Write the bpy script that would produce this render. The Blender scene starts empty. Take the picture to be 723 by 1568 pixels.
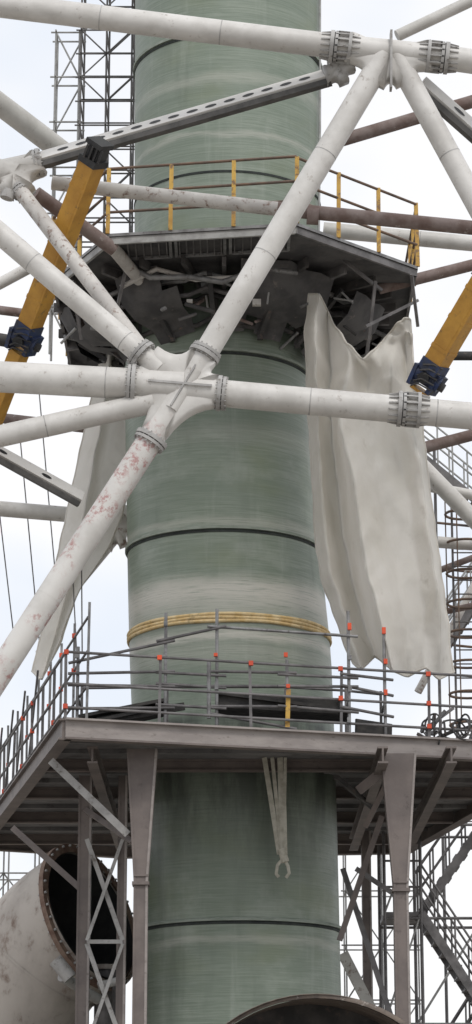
import bpy, math, random
from mathutils import Vector, Matrix
from mathutils import noise as NN
random.seed(7)
scene = bpy.context.scene
scene.view_settings.view_transform = 'Standard'
scene.view_settings.look = 'None'
scene.view_settings.exposure = 0

# ------------------------------------------------------------------ survey helpers
F = 3800.0; CU, CV = 361.5, 784.0
PITCH = math.radians(15.5)
CAM = Vector((0, -42, 1.6))
FW = Vector((0, math.cos(PITCH), math.sin(PITCH)))
UP = Vector((0, -math.sin(PITCH), math.cos(PITCH)))
def ray(u, v):
    return Vector(((u-CU)/F, 0, 0)) + UP*((CV-v)/F) + FW
def P(u, v, Y):
    d = ray(u, v); return CAM + d*((Y-CAM.y)/d.y)
def PZ(u, v, z):
    d = ray(u, v); return CAM + d*((z-CAM.z)/d.z)
def R(px, p):
    return px*((p-CAM).dot(FW))/F

# ------------------------------------------------------------------ materials
def newmat(name):
    m = bpy.data.materials.new(name); m.use_nodes = True
    nt = m.node_tree; nt.nodes.clear()
    out = nt.nodes.new('ShaderNodeOutputMaterial')
    b = nt.nodes.new('ShaderNodeBsdfPrincipled')
    nt.links.new(b.outputs[0], out.inputs[0])
    tc = nt.nodes.new('ShaderNodeTexCoord')
    return m, nt, b, tc
def noise(nt, tc, scale, vec=(1,1,1), detail=5, rough=0.6):
    mp = nt.nodes.new('ShaderNodeMapping'); mp.inputs['Scale'].default_value = vec
    nt.links.new(tc.outputs['Object'], mp.inputs[0])
    n = nt.nodes.new('ShaderNodeTexNoise'); n.inputs['Scale'].default_value = scale
    n.inputs['Detail'].default_value = detail; n.inputs['Roughness'].default_value = rough
    nt.links.new(mp.outputs[0], n.inputs['Vector'])
    return n.outputs['Fac']
def rng(nt, val, a, b, c=0.0, d=1.0):
    m = nt.nodes.new('ShaderNodeMapRange'); m.interpolation_type = 'SMOOTHSTEP'
    m.inputs[1].default_value = a; m.inputs[2].default_value = b
    m.inputs[3].default_value = c; m.inputs[4].default_value = d
    nt.links.new(val, m.inputs[0]); return m.outputs[0]
def mix(nt, fac, a, b, mode='MIX'):
    m = nt.nodes.new('ShaderNodeMix'); m.data_type = 'RGBA'; m.blend_type = mode
    for s, x in ((0, fac), (6, a), (7, b)):
        if isinstance(x, (int, float)): m.inputs[s].default_value = x
        elif isinstance(x, tuple): m.inputs[s].default_value = (*x, 1)
        else: nt.links.new(x, m.inputs[s])
    return m.outputs[2]
def mth(nt, op, a, b=0.0):
    m = nt.nodes.new('ShaderNodeMath'); m.operation = op
    for i, x in enumerate((a, b)):
        if isinstance(x, (int, float)): m.inputs[i].default_value = x
        else: nt.links.new(x, m.inputs[i])
    return m.outputs[0]
def bump(nt, b, h, strength=0.3, dist=0.02):
    n = nt.nodes.new('ShaderNodeBump'); n.inputs['Strength'].default_value = strength
    n.inputs['Distance'].default_value = dist
    nt.links.new(h, n.inputs['Height']); nt.links.new(n.outputs[0], b.inputs['Normal'])

def simple(name, c1, c2, scale=3, rough=0.6, metal=0, dirt=None, damt=(0.55, 0.7), dscale=8, bs=0.2, vec=(1,1,1)):
    m, nt, b, tc = newmat(name)
    n = noise(nt, tc, scale, vec)
    col = mix(nt, rng(nt, n, 0.35, 0.65), c1, c2)
    if dirt:
        n2 = noise(nt, tc, dscale, vec, 8, 0.7)
        col = mix(nt, rng(nt, n2, damt[0], damt[1]), col, dirt)
    nt.links.new(col, b.inputs['Base Color'])
    b.inputs['Roughness'].default_value = rough; b.inputs['Metallic'].default_value = metal
    bump(nt, b, noise(nt, tc, scale*8), bs, 0.01)
    return m
M = {}
M['white'] = simple('weathered_white_paint', (0.68,0.66,0.63), (0.54,0.52,0.49), 1.6, 0.5, 0, (0.26,0.215,0.18), (0.58,0.75), 7)
M['webwhite'] = simple('brace_white_paint', (0.74,0.72,0.69), (0.64,0.62,0.59), 1.6, 0.6, 0, (0.35,0.3,0.26), (0.6,0.75), 7)
M['whitedirty'] = simple('rust_spotted_white_paint', (0.60,0.575,0.54), (0.46,0.435,0.41), 2, 0.6, 0, (0.22,0.15,0.12), (0.53,0.66), 7)
M['rusty'] = simple('rusty_pipe', (0.155,0.105,0.09), (0.25,0.20,0.185), 3, 0.8, 0, (0.45,0.42,0.40), (0.6,0.72), 5)
M['brown'] = simple('brown_primer_steel', (0.18,0.15,0.136), (0.13,0.108,0.10), 2, 0.6, 0, (0.07,0.055,0.05), (0.58,0.75), 5)
M['brownlight'] = simple('light_brown_steel', (0.33,0.295,0.275), (0.26,0.23,0.215), 2, 0.6, 0, (0.14,0.115,0.1), (0.56,0.72), 5, vec=(1,1,3))
M['dark'] = simple('sooty_dark_steel', (0.042,0.041,0.042), (0.085,0.08,0.077), 3, 0.8, 0, (0.15,0.105,0.085), (0.58,0.7), 6)
M['under'] = simple('deck_underside', (0.13,0.127,0.129), (0.20,0.194,0.192), 1.2, 0.8, 0, (0.07,0.062,0.06), (0.5,0.72), 3)
M['deckdark'] = simple('dirty_deck_plate', (0.06,0.058,0.06), (0.11,0.106,0.105), 2.2, 0.8, 0, (0.22,0.19,0.17), (0.6,0.75), 5)
M['black'] = simple('black_parts_and_hollows', (0.018,0.018,0.02), (0.032,0.032,0.032), 5, 0.5)
M['yellow'] = simple('yellow_machine_paint', (0.57,0.30,0.045), (0.43,0.21,0.03), 2, 0.5, 0, (0.18,0.11,0.045), (0.56,0.72), 6)
M['yellowrail'] = simple('yellow_rail_paint', (0.64,0.40,0.08), (0.46,0.26,0.06), 3, 0.6, 0, (0.2,0.12,0.07), (0.5,0.65), 9)
M['rustrail'] = simple('rusty_rail', (0.20,0.13,0.09), (0.12,0.09,0.075), 4, 0.8)
M['blue'] = simple('blue_machine_paint', (0.02,0.04,0.12), (0.03,0.04,0.08), 4, 0.5, 0, (0.03,0.03,0.03), (0.5,0.65), 6)
M['galv'] = simple('galvanised_tube', (0.30,0.30,0.30), (0.17,0.165,0.165), 4, 0.5, 0.3, (0.09,0.08,0.075), (0.55,0.7), 6)
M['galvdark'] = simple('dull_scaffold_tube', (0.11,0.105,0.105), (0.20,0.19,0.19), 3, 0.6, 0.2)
M['orange'] = simple('orange_coupler', (0.8,0.10,0.03), (0.6,0.08,0.04), 4, 0.5)
M['plank'] = simple('dark_scaffold_plank', (0.03,0.029,0.029), (0.06,0.056,0.052), 4, 0.8)
M['rope'] = simple('webbing_sling', (0.50,0.48,0.41), (0.36,0.34,0.28), 8, 0.9)
M['ochre'] = simple('ochre_strap', (0.56,0.39,0.17), (0.68,0.54,0.31), 5, 0.8, 0, (0.36,0.26,0.13), (0.52,0.68), 8)
M['bandline'] = simple('joint_groove', (0.02,0.024,0.023), (0.04,0.047,0.042), 5, 0.9)
M['lip'] = simple('joint_lip', (0.22,0.255,0.21), (0.30,0.33,0.285), 5, 0.8, vec=(1,1,6))
M['cream'] = simple('cream_duct_lining', (0.50,0.455,0.41), (0.38,0.34,0.305), 1.5, 0.7, 0, (0.2,0.14,0.11), (0.53,0.72), 3, vec=(1,1,0.6))
M['browncowl'] = simple('weathered_brown_cowl', (0.20,0.16,0.13), (0.12,0.098,0.085), 4, 0.7, 0, (0.42,0.38,0.34), (0.58,0.7), 8)
M['flangerust'] = simple('rust_flange', (0.14,0.08,0.06), (0.24,0.17,0.13), 5, 0.8)
M['greysteel'] = simple('grey_flange_paint', (0.44,0.43,0.415), (0.32,0.31,0.30), 4, 0.6, 0, (0.14,0.12,0.1), (0.55,0.7), 8)
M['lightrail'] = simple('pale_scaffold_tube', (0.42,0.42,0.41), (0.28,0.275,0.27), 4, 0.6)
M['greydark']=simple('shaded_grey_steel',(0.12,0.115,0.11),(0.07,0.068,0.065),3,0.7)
M['ground'] = simple('dusty_ground', (0.24,0.22,0.195), (0.30,0.28,0.25), 0.2, 0.95, 0, (0.15,0.14,0.13), (0.55,0.7), 1)

m, nt, b, tc = newmat('red_marked_white_paint')
base = mix(nt, rng(nt, noise(nt, tc, 1.3), 0.35, 0.65), (0.68,0.66,0.63), (0.54,0.52,0.49))
a1 = rng(nt, noise(nt, tc, 9, (1,1,1), 8, 0.75), 0.47, 0.60)
a2 = rng(nt, noise(nt, tc, 1.5, (1,1,1), 3), 0.44, 0.58)
col = mix(nt, mth(nt, 'MULTIPLY', mth(nt, 'MULTIPLY', a1, a2), 0.75), base, (0.36,0.13,0.12))
nt.links.new(col, b.inputs['Base Color']); b.inputs['Roughness'].default_value = 0.55
M['whitered'] = m

m, nt, b, tc = newmat('canvas_tarpaulin')
col = mix(nt, rng(nt, noise(nt, tc, 0.9), 0.35, 0.65), (0.80,0.77,0.72), (0.73,0.70,0.64))
col = mix(nt, rng(nt, noise(nt, tc, 2.2, (1,1,0.8), 8, 0.7), 0.58, 0.85), col, (0.48,0.44,0.38))
nt.links.new(col, b.inputs['Base Color']); b.inputs['Roughness'].default_value = 0.8
h = mth(nt, 'ADD', noise(nt, tc, 2.2, (1,1,0.9), 3, 0.5), mth(nt, 'MULTIPLY', noise(nt, tc, 40), 0.05))
bump(nt, b, h, 0.4, 0.12)
out = [n for n in nt.nodes if n.type == 'OUTPUT_MATERIAL'][0]
tr = nt.nodes.new('ShaderNodeBsdfTranslucent'); nt.links.new(col, tr.inputs[0])
ms = nt.nodes.new('ShaderNodeMixShader'); ms.inputs[0].default_value = 0.38
nt.links.new(b.outputs[0], ms.inputs[1]); nt.links.new(tr.outputs[0], ms.inputs[2]); nt.links.new(ms.outputs[0], out.inputs[0])
M['tarp'] = m

# FRP stack shell
ZT = lambda v: P(345, v, -1.65).z
m, nt, b, tc = newmat('wound_frp_laminate')
fine = noise(nt, tc, 1.0, (1.2,1.2,38), 6, 0.7)
col = mix(nt, rng(nt, fine, 0.3, 0.7), (0.165,0.205,0.155), (0.265,0.305,0.25))
broad = noise(nt, tc, 1.0, (0.35,0.35,2.2), 4, 0.6)
col = mix(nt, rng(nt, broad, 0.35, 0.65, 0, 0.55), col, (0.165,0.205,0.16))
col = mix(nt, rng(nt, noise(nt, tc, 1.0, (0.5,0.5,0.9), 3), 0.5, 0.75, 0, 0.5), col, (0.185,0.215,0.125))
col = mix(nt, rng(nt, noise(nt, tc, 1.0, (1.1,1.1,1.6), 5, 0.6), 0.52, 0.72, 0, 0.35), col, (0.36,0.39,0.34))
col = mix(nt, rng(nt, noise(nt, tc, 1.0, (4,4,0.3), 6, 0.65), 0.55, 0.78, 0, 0.35), col, (0.38,0.41,0.36))
col = mix(nt, rng(nt, noise(nt, tc, 1.0, (1.6,1.6,0.25), 5, 0.6), 0.50, 0.75, 0, 0.5), col, (0.095,0.118,0.09))
sep = nt.nodes.new('ShaderNodeSeparateXYZ'); nt.links.new(tc.outputs['Object'], sep.inputs[0])
wn = noise(nt, tc, 1.0, (1.0,1.0,3), 4)
zz = mth(nt, 'ADD', sep.outputs[2], mth(nt, 'MULTIPLY', mth(nt, 'SUBTRACT', wn, 0.5), 0.3))
scr = rng(nt, noise(nt, tc, 1.0, (1.6,1.6,50), 7, 0.75), 0.30, 0.52)
for vc, w, amt in ((903,0.36,1.0),(922,0.6,0.6),(972,0.17,0.9),(798,0.16,0.4),(1440,0.12,0.35),(1000,0.3,0.35),(205,0.10,0.4),(120,0.2,0.3),(660,0.3,0.2)):
    dd = mth(nt, 'ABSOLUTE', mth(nt, 'SUBTRACT', zz, ZT(vc)))
    mk = rng(nt, dd, 0.0, w, amt, 0.0)
    col = mix(nt, mth(nt, 'MULTIPLY', mk, scr), col, (0.52,0.505,0.45))
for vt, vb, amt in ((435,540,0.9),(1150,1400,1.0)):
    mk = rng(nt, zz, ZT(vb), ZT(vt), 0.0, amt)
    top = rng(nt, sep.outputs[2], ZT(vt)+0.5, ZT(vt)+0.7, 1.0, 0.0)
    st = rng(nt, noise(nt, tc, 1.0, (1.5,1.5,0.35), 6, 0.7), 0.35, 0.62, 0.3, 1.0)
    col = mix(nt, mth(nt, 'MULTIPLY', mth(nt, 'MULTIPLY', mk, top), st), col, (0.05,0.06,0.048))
nt.links.new(col, b.inputs['Base Color']); b.inputs['Roughness'].default_value = 0.45
bump(nt, b, fine, 0.4, 0.012)
M['frp'] = m

# ------------------------------------------------------------------ mesh builder
class MB:
    def __init__(s): s.v=[]; s.f=[]; s.m=[]; s.sm=[]; s.mats=[]
    def mi(s, mat):
        if mat not in s.mats: s.mats.append(mat)
        return s.mats.index(mat)
    def add(s, vs, fs, mat, smooth=False):
        o = len(s.v); s.v += [tuple(x) for x in vs]; k = s.mi(mat)
        for f in fs:
            s.f.append(tuple(i+o for i in f)); s.m.append(k); s.sm.append(smooth)
    def tube(s, p, q, r, mat, r2=None, n=8, caps=True, smooth=True):
        p=Vector(p); q=Vector(q); r2 = r if r2 is None else r2
        d=(q-p)
        if d.length<1e-6: return
        d.normalize()
        a = d.orthogonal() if abs(d.z)>0.99 else d.cross(Vector((0,0,1)))
        a.normalize(); c = d.cross(a)
        vs=[]
        for (c0,rr) in ((p,r),(q,r2)):
            for i in range(n):
                t=2*math.pi*(i+0.5)/n
                vs.append(c0+(a*math.cos(t)+c*math.sin(t))*rr)
        s.add(vs, [(i,(i+1)%n,n+(i+1)%n,n+i) for i in range(n)], mat, smooth)
        if caps:
            s.add(vs, [tuple(range(n-1,-1,-1)), tuple(range(n,2*n))], mat, False)
    def path(s, pts, r, mat, n=12, closed=False, rs=None):
        pts=[Vector(p) for p in pts]; N=len(pts); vs=[]; prev=None
        for i in range(N):
            if closed: d=pts[(i+1)%N]-pts[i-1]
            else: d=pts[min(i+1,N-1)]-pts[max(i-1,0)]
            d.normalize()
            if prev is None:
                a=d.orthogonal() if abs(d.z)>0.99 else d.cross(Vector((0,0,1)))
            else: a=prev-d*prev.dot(d)
            a.normalize(); prev=a; c=d.cross(a); rr = rs[i] if rs else r
            for k in range(n):
                t=2*math.pi*k/n; vs.append(pts[i]+(a*math.cos(t)+c*math.sin(t))*rr)
        fs=[]
        for i in range(N if closed else N-1):
            j=(i+1)%N
            for k in range(n): fs.append((i*n+k,i*n+(k+1)%n,j*n+(k+1)%n,j*n+k))
        s.add(vs,fs,mat,True)
    def beam(s, p, q, w, h, mat, up=Vector((0,0,1)), w2=None):
        p=Vector(p); q=Vector(q); d=(q-p).normalized()
        a=d.cross(up)
        if a.length<1e-4: a=d.cross(Vector((0,1,0)))
        a.normalize(); c=a.cross(d); w2 = w if w2 is None else w2
        vs=[]
        for c0,ww in ((p,w),(q,w2)):
            for sx,sy in ((-1,-1),(1,-1),(1,1),(-1,1)):
                vs.append(c0+a*(sx*ww/2)+c*(sy*h/2))
        s.add(vs,[(0,3,2,1),(4,5,6,7),(0,1,5,4),(1,2,6,5),(2,3,7,6),(3,0,4,7)],mat)
    def box(s, c, sx, sy, sz, mat):
        c=Vector(c); s.beam(c-Vector((0,0,sz/2)), c+Vector((0,0,sz/2)), sx, sy, mat, up=Vector((0,1,0)))
    def slab(s, poly, zt, zb, mt, mbm, ms):
        n=len(poly)
        top=[Vector((p.x,p.y,zt)) for p in poly]; bot=[Vector((p.x,p.y,zb)) for p in poly]
        s.add(top,[tuple(range(n))],mt); s.add(bot,[tuple(range(n-1,-1,-1))],mbm)
        s.add(top+bot,[(i,n+i,n+(i+1)%n,(i+1)%n) for i in range(n)],ms)
    def ibeam(s, p, q, w, h, mat):
        p=Vector(p); q=Vector(q); z=Vector((0,0,1)); t=0.03
        s.beam(p+z*(h/2-t/2),q+z*(h/2-t/2),w,t,mat); s.beam(p-z*(h/2-t/2),q-z*(h/2-t/2),w,t,mat)
        s.beam(p,q,t,h-2*t-0.002,mat)
    def build(s, name, parent=None):
        me=bpy.data.meshes.new(name); me.from_pydata(s.v,[],s.f)
        for x in s.mats: me.materials.append(M[x])
        me.polygons.foreach_set('material_index', s.m); me.polygons.foreach_set('use_smooth', s.sm)
        me.update()
        o=bpy.data.objects.new(name,me); scene.collection.objects.link(o)
        if parent: o.parent=parent
        return o
def grp(name):
    e=bpy.data.objects.new(name,None); scene.collection.objects.link(e); return e

# ------------------------------------------------------------------ stack
stack = grp('exhaust_stack')
prof = [(1760,220,528),(1500,219,522),(1250,212,516),(1120,203,512),(1000,198,507),(850,195,491),(650,192,476),(440,189,469)]
def prof_pts(pr):
    o=[]
    for v,a,b_ in pr:
        pa=P(a,v,0); pb=P(b_,v,0); o.append((pa.z,(pa.x+pb.x)/2,(pb.x-pa.x)/2*0.999))
    return o
pp = prof_pts(prof)
pp = [(-0.02,pp[0][1],pp[0][2])] + pp
def at_z(z, pr):
    for i in range(len(pr)-1):
        if pr[i][0]<=z<=pr[i+1][0]:
            t=(z-pr[i][0])/(pr[i+1][0]-pr[i][0]); return pr[i][1]+(pr[i+1][1]-pr[i][1])*t, pr[i][2]+(pr[i+1][2]-pr[i][2])*t
    return (pr[0][1],pr[0][2]) if z<pr[0][0] else (pr[-1][1],pr[-1][2])
pu = prof_pts([(470,206,489),(200,206,492),(-120,208,492),(-500,208,490)])
def lathe(mb, pr, z0, z1, step, mat, n=96, off=0):
    zs=[]; z=z0
    while z<z1: zs.append(z); z+=step
    zs.append(z1); vs=[]
    for z in zs:
        cx,r=at_z(z,pr)
        for i in range(n):
            t=2*math.pi*i/n; vs.append((cx+(r+off)*math.cos(t),(r+off)*math.sin(t),z))
    fs=[(k*n+i,k*n+(i+1)%n,(k+1)*n+(i+1)%n,(k+1)*n+i) for k in range(len(zs)-1) for i in range(n)]
    mb.add(vs,fs,mat,True)
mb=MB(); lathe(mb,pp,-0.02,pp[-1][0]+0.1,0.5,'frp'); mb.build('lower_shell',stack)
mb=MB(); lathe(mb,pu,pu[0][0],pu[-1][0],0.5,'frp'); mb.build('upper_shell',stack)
mb=MB()
def ringband(pr, v, h, mat, off):
    cx,r=at_z(ZT(v),pr); z=P(345,v,-r).z
    lathe(mb,pr,z-h/2,z+h/2,h,mat,96,off)
    for zz_,sg in ((z-h/2,1),(z+h/2,1)):
        cx,r=at_z(zz_,pr); vs=[]
        for i in range(96):
            t=2*math.pi*i/96
            vs.append((cx+(r-0.01)*math.cos(t),(r-0.01)*math.sin(t),zz_)); vs.append((cx+(r+off)*math.cos(t),(r+off)*math.sin(t),zz_))
        mb.add(vs,[(2*i,2*i+1,(2*i+3)%192,(2*i+2)%192) for i in range(96)],mat,True)
for v in (540,812,1412): ringband(pp,v,0.05,'bandline',0.012); ringband(pp,v-5,0.05,'lip',0.04)
for v in (52,): ringband(pu,v,0.045,'bandline',0.012); ringband(pu,v-5,0.05,'lip',0.035)
ringband(pu,262,0.04,'bandline',0.012)
mb.build('shell_joint_bands',stack)
mb=MB()
for k,v in enumerate((940,945,950)):
    cx,r=at_z(ZT(v),pp); z=P(345,v,-r).z
    pts=[(cx+(r+0.006)*math.cos(t),(r+0.006)*math.sin(t),z+0.005*math.sin(t*7+k*2)) for t in [2*math.pi*i/96 for i in range(96)]]
    mb.path(pts,0.034,'ochre',8,True)
mb.build('ochre_strap',stack)
mb=MB()
for th in (-0.32,):
    pts=[]
    for v in range(330,-200,-40):
        z=ZT(v); cx,r=at_z(z,pu); pts.append((cx+(r+0.05)*math.cos(th),(r+0.05)*math.sin(th),z))
    mb.path(pts,0.022,'lightrail',6)
mb.build('lightning_conduit',stack)

# ------------------------------------------------------------------ space frame
def collar(mb, p, d, r, mat='greysteel', fins=False, pair=True):
    d=d.normalized()
    mb.tube(p-d*0.03,p+d*0.03,r*1.32,mat,n=28)
    if pair:
        mb.tube(p+d*0.03,p+d*0.045,r*1.2,'dark',n=28); mb.tube(p+d*0.045,p+d*0.09,r*1.26,mat,n=28)
    if fins:
        a=d.orthogonal().normalized(); c=d.cross(a)
        mb.tube(p+d*0.26,p+d*0.31,r*1.32,mat,n=28)
        for i in range(14):
            t=2*math.pi*i/14; o=a*math.cos(t)+c*math.sin(t); tn=d.cross(o)
            mb.beam(p+d*0.09+o*r*1.15,p+d*0.26+o*r*1.15,0.02,r*0.34,mat,up=o)
            mb.beam(p+d*0.31+o*r*1.1,p+d*0.44+o*r*0.98,0.02,r*0.2,mat,up=o)
            mb.beam(p-d*0.17+o*r*0.98,p-d*0.03+o*r*1.1,0.02,r*0.2,mat,up=o)
            mb.tube(p+d*0.05+o*r*1.2,p+d*0.115+o*r*1.2,0.018,'dark',n=6)
    else:
        a=d.orthogonal().normalized(); c=d.cross(a)
        for i in range(16):
            t=2*math.pi*i/16; o=a*math.cos(t)+c*math.sin(t)
            mb.tube(p-d*0.055+o*r*1.17,p+d*0.115+o*r*1.17,0.013,'greysteel',n=6)
def pipe(mb, a, b_, px, mat='white', ea=0, eb=0, n=24, weld=True):
    p=P(*a); q=P(*b_); d=(q-p).normalized(); r=R(px,(p+q)/2)
    p=p-d*ea; q=q+d*eb
    mb.tube(p,q,r,mat,n=n)
    if weld:
        L=(q-p).length; k=1
        while k*1.9<L:
            c=p+d*(k*1.9); mb.tube(c-d*0.008,c+d*0.008,r*1.01,'greysteel' if mat=='white' else mat,n=n,caps=True); k+=1
    return p,q,r
def fairing(mb, c, arms, t, mat='white', pull=0.3):
    out=[]; n=len(arms); view=Vector((0,1,0))
    cs=[]
    for p,w in arms:
        d=(p-c).normalized(); s=d.cross(view).normalized()
        cs.append((p+s*w,p-s*w))
    for i in range(n):
        A=cs[i][1]; B=cs[(i+1)%n][0]; out.append(cs[i][0])
        mid=(A+B)/2; K=c+(mid-c)*pull
        for k in range(7):
            u=k/6; out.append(A*(1-u)**2+K*2*u*(1-u)+B*u*u)
    N=len(out)
    for sg in (-1,1):
        vs=[]
        lv_=((1.0,0.06),(0.96,0.7),(0.86,0.95),(0.5,1.0),(0.2,1.0))
        for lv,h in lv_:
            for o in out:
                vs.append(c+(o-c)*lv+view*(sg*t*h))
        vs.append(c+view*(sg*t))
        fs=[]
        for l in range(4):
            for i in range(N):
                fs.append((l*N+i,l*N+(i+1)%N,(l+1)*N+(i+1)%N,(l+1)*N+i))
        for i in range(N): fs.append((4*N+i,4*N+(i+1)%N,5*N))
        mb.add(vs,fs,mat,True)
    vs=[o+view*(-t*0.06) for o in out]+[o+view*(t*0.06) for o in out]
    mb.add(vs,[(i,(i+1)%N,N+(i+1)%N,N+i) for i in range(N)],mat,True)

frame=grp('steel_space_frame')
YF=-6.6
mb=MB()
pipe(mb,(0,8,YF),(505,70,YF),19,ea=6)
pipe(mb,(505,70,YF),(680,88,YF),19,weld=False)
pipe(mb,(680,88,YF),(730,95,YF),19,eb=6)
pipe(mb,(588,86,YF),(275,608,YF),18.5)
pipe(mb,(0,577,YF),(282,592,YF),24,ea=6)
pipe(mb,(282,597,YF),(730,638,YF),21,eb=6)
pipe(mb,(0,358,YF),(245,567,YF),17,ea=5)
pipe(mb,(0,668,YF-0.02),(235,616,YF),17,ea=5)
pipe(mb,(604,82,YF),(735,322,YF),17,eb=5)
pipe(mb,(0,262,-5.2),(64,248,-5.25),17,ea=5)
pipe(mb,(18,275,-5.2),(225,545,YF),12,'whitedirty')
mb.build('front_pipes',frame)
mb=MB(); pipe(mb,(283,592,YF),(0,1030,YF),20,'whitered',eb=4); mb.build('diagonal_leg_pipe',frame)

mb=MB()
cA=P(280,594,YF)
def arm(u,v,px,Y=YF):
    p=P(u,v,Y); return (p,R(px,p))
armsA=[arm(313,545,22),arm(333,600,26),arm(236,663,21),arm(207,588,27),arm(224,550,26)]
fairing(mb,cA,armsA,0.15,pull=0.62)
for (u,v,px),(tu,tv) in (((313,543,19),(575,100)),((336,602,21),(730,638)),((232,672,20),(0,1030)),((205,588,24),(0,577)),((218,544,19),(0,358))):
    p=P(u,v,YF); q=P(tu,tv,YF); collar(mb,p,(q-p),R(px,p))
mb.beam(P(228,590,YF)+Vector((0,-0.245,0)),P(325,598,YF)+Vector((0,-0.235,0)),0.035,0.02,'greysteel',up=Vector((0,1,0)))
mb.tube(P(299,570,YF)+Vector((0,-0.1,0)),P(262,630,YF)+Vector((0,-0.1,0)),0.12,'white',n=16)
mb.beam(P(300,566,YF)+Vector((0,-0.235,0)),P(262,628,YF)+Vector((0,-0.235,0)),0.025,0.03,'greysteel',up=Vector((0,1,0)))
collar(mb,P(612,626,YF),P(640,628,YF)-P(612,626,YF),R(21,P(612,626,YF)),fins=True)
mb.build('central_cast_node',frame)
mb=MB()
cB=P(597,86,YF)
fairing(mb,cB,[arm(662,86,24),arm(622,128,16),arm(572,128,18),arm(532,73,24),arm(597,66,14)],0.15,pull=0.6)
d=(P(680,88,YF)-P(505,70,YF))
collar(mb,P(508,71,YF),d,R(19,cB),fins=True); collar(mb,P(684,89,YF),-d,R(19,cB),fins=True)
mb.beam(P(598,56,YF)+Vector((0,-0.16,0)),P(598,142,YF)+Vector((0,-0.12,0)),0.035,0.2,'greysteel',up=Vector((0,1,0)))
fairing(mb,P(518,108,-6.3),[arm(540,96,14,-6.4),arm(528,128,8,-6.3),arm(497,118,15,-6.2),arm(512,90,12,-6.3)],0.15,'greysteel')
mb.tube(P(512,92,-6.3),P(524,78,-6.5),0.1,'greysteel',n=14)
mb.build('upper_cast_node',frame)
mb=MB()
fairing(mb,P(22,272,-5.2),[arm(62,248,20,-5.2),arm(42,300,16,-5.2),arm(8,300,13,-5.2),arm(-10,265,22,-5.2)],0.2,'white')
collar(mb,P(60,249,-5.2),P(0,262,-5.2)-P(60,249,-5.2),R(17,P(60,249,-5.2)))
collar(mb,P(30,290,-5.25),P(225,545,YF)-P(30,290,-5.25),R(12,P(30,290,-5.2)))
mb.tube(P(14,292,-5.3),P(10,304,-5.3),0.11,'greysteel',n=12)
mb.build('side_cast_node',frame)

def slotted(mb, a, b_, hw, nslots, skip=0.05, ea=0, eb=0):
    p=P(*a); q=P(*b_); d=(q-p).normalized(); p-=d*ea; q+=d*eb
    h=R(hw*2,(p+q)/2)
    cv=Vector((0,-1,0)); nrm=(cv-d*cv.dot(d)).normalized(); s2=d.cross(nrm).normalized()
    if s2.z<0: s2=-s2
    n1=(nrm+s2*0.75).normalized(); s1=d.cross(n1).normalized()
    if s1.z<0: s1=-s1
    o1=s2*h*0.16-nrm*h*0.05
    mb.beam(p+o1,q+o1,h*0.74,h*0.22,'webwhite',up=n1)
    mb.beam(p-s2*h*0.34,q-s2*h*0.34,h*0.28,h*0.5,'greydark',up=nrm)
    L=(q-p).length
    for i in range(nslots):
        t=skip+(1-2*skip)*(i+0.5)/nslots; c=p+(q-p)*t+o1+n1*(h*0.11+0.004)
        a0=h*0.13; l0=min(h*0.34,L/nslots*0.28); vs=[]
        for k in range(14):
            th=2*math.pi*k/14; vs.append(c+d*(math.cos(th)*l0)+s1*(math.sin(th)*a0-h*0.03))
        mb.add(vs,[tuple(range(14))],'black')  # flat black ovals: the slots' inner shade is painted on, not cut in
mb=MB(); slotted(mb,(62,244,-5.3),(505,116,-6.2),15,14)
slotted(mb,(645,128,-6.3),(740,212,-5.9),16,5,eb=4)
slotted(mb,(125,765,-1.5),(-10,690,-2.0),13,6,eb=4)
mb.build('slotted_channel_braces',frame)

rear=grp('rear_steel_pipework'); mb=MB()
pipe(mb,(95,232,2.0),(0,160,1.0),17,eb=4)
pipe(mb,(80,280,-4.7),(425,320,-4.7),11,'whitedirty')
pipe(mb,(425,320,-4.7),(735,350,-4.7),11,'rusty',eb=4)
pipe(mb,(55,296,-4.4),(175,382,-3.6),11,'rusty')
pipe(mb,(165,370,-3.6),(215,430,-2.4),10,'whitedirty')
pipe(mb,(130,790,2.5),(0,779,2.5),12,eb=4)
pipe(mb,(60,402,1),(0,434,1),9,eb=3)
pipe(mb,(522,215,2.5),(735,152,2.5),10,'rusty',eb=3)
pipe(mb,(608,55,3),(735,-5,3),9,eb=3)
pipe(mb,(495,352,3.5),(735,374,3.5),12,eb=3)
pipe(mb,(580,442,-1.5),(735,403,-1.5),9,'rusty',eb=3)
pipe(mb,(640,688,1.5),(735,663,1.5),9,'rusty',eb=3)
pipe(mb,(640,708,4),(735,805,4),13,eb=3)
pipe(mb,(655,745,5),(735,760,5),8,eb=3)
pipe(mb,(190,800,2.4),(120,885,3.2),13)
pipe(mb,(215,800,2.4),(180,790,2.4),20)
pipe(mb,(120,885,3.2),(60,1000,4.5),6)
pipe(mb,(0,640,2),(130,655,2),8,'rusty',ea=3)
pipe(mb,(0,520,1),(60,530,1),10,'dark',ea=3)
pipe(mb,(0,475,1),(40,480,1),7,'rusty',ea=3)
pipe(mb,(690,545,1),(735,545,1),7,'dark',eb=3)
pipe(mb,(670,830,5),(735,835,5),9,eb=3)
pipe(mb,(655,880,6),(735,850,6),5,'rusty',eb=3)
pipe(mb,(665,940,6),(735,925,6),5,'rusty',eb=3)
pipe(mb,(735,880,7),(640,1060,7),6,'whitedirty',ea=3)
fairing(mb,P(180,812,2.3),[arm(200,795,16,2.3),arm(190,838,7,2.3),arm(160,838,13,2.3),arm(165,790,10,2.3)],0.15,'whitedirty')
mb.tube(P(470,330,-4.7),P(488,331,-4.7),R(14,P(470,330,-4.7)),'rusty',n=16)
mb.build('rear_pipes',rear)

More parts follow.
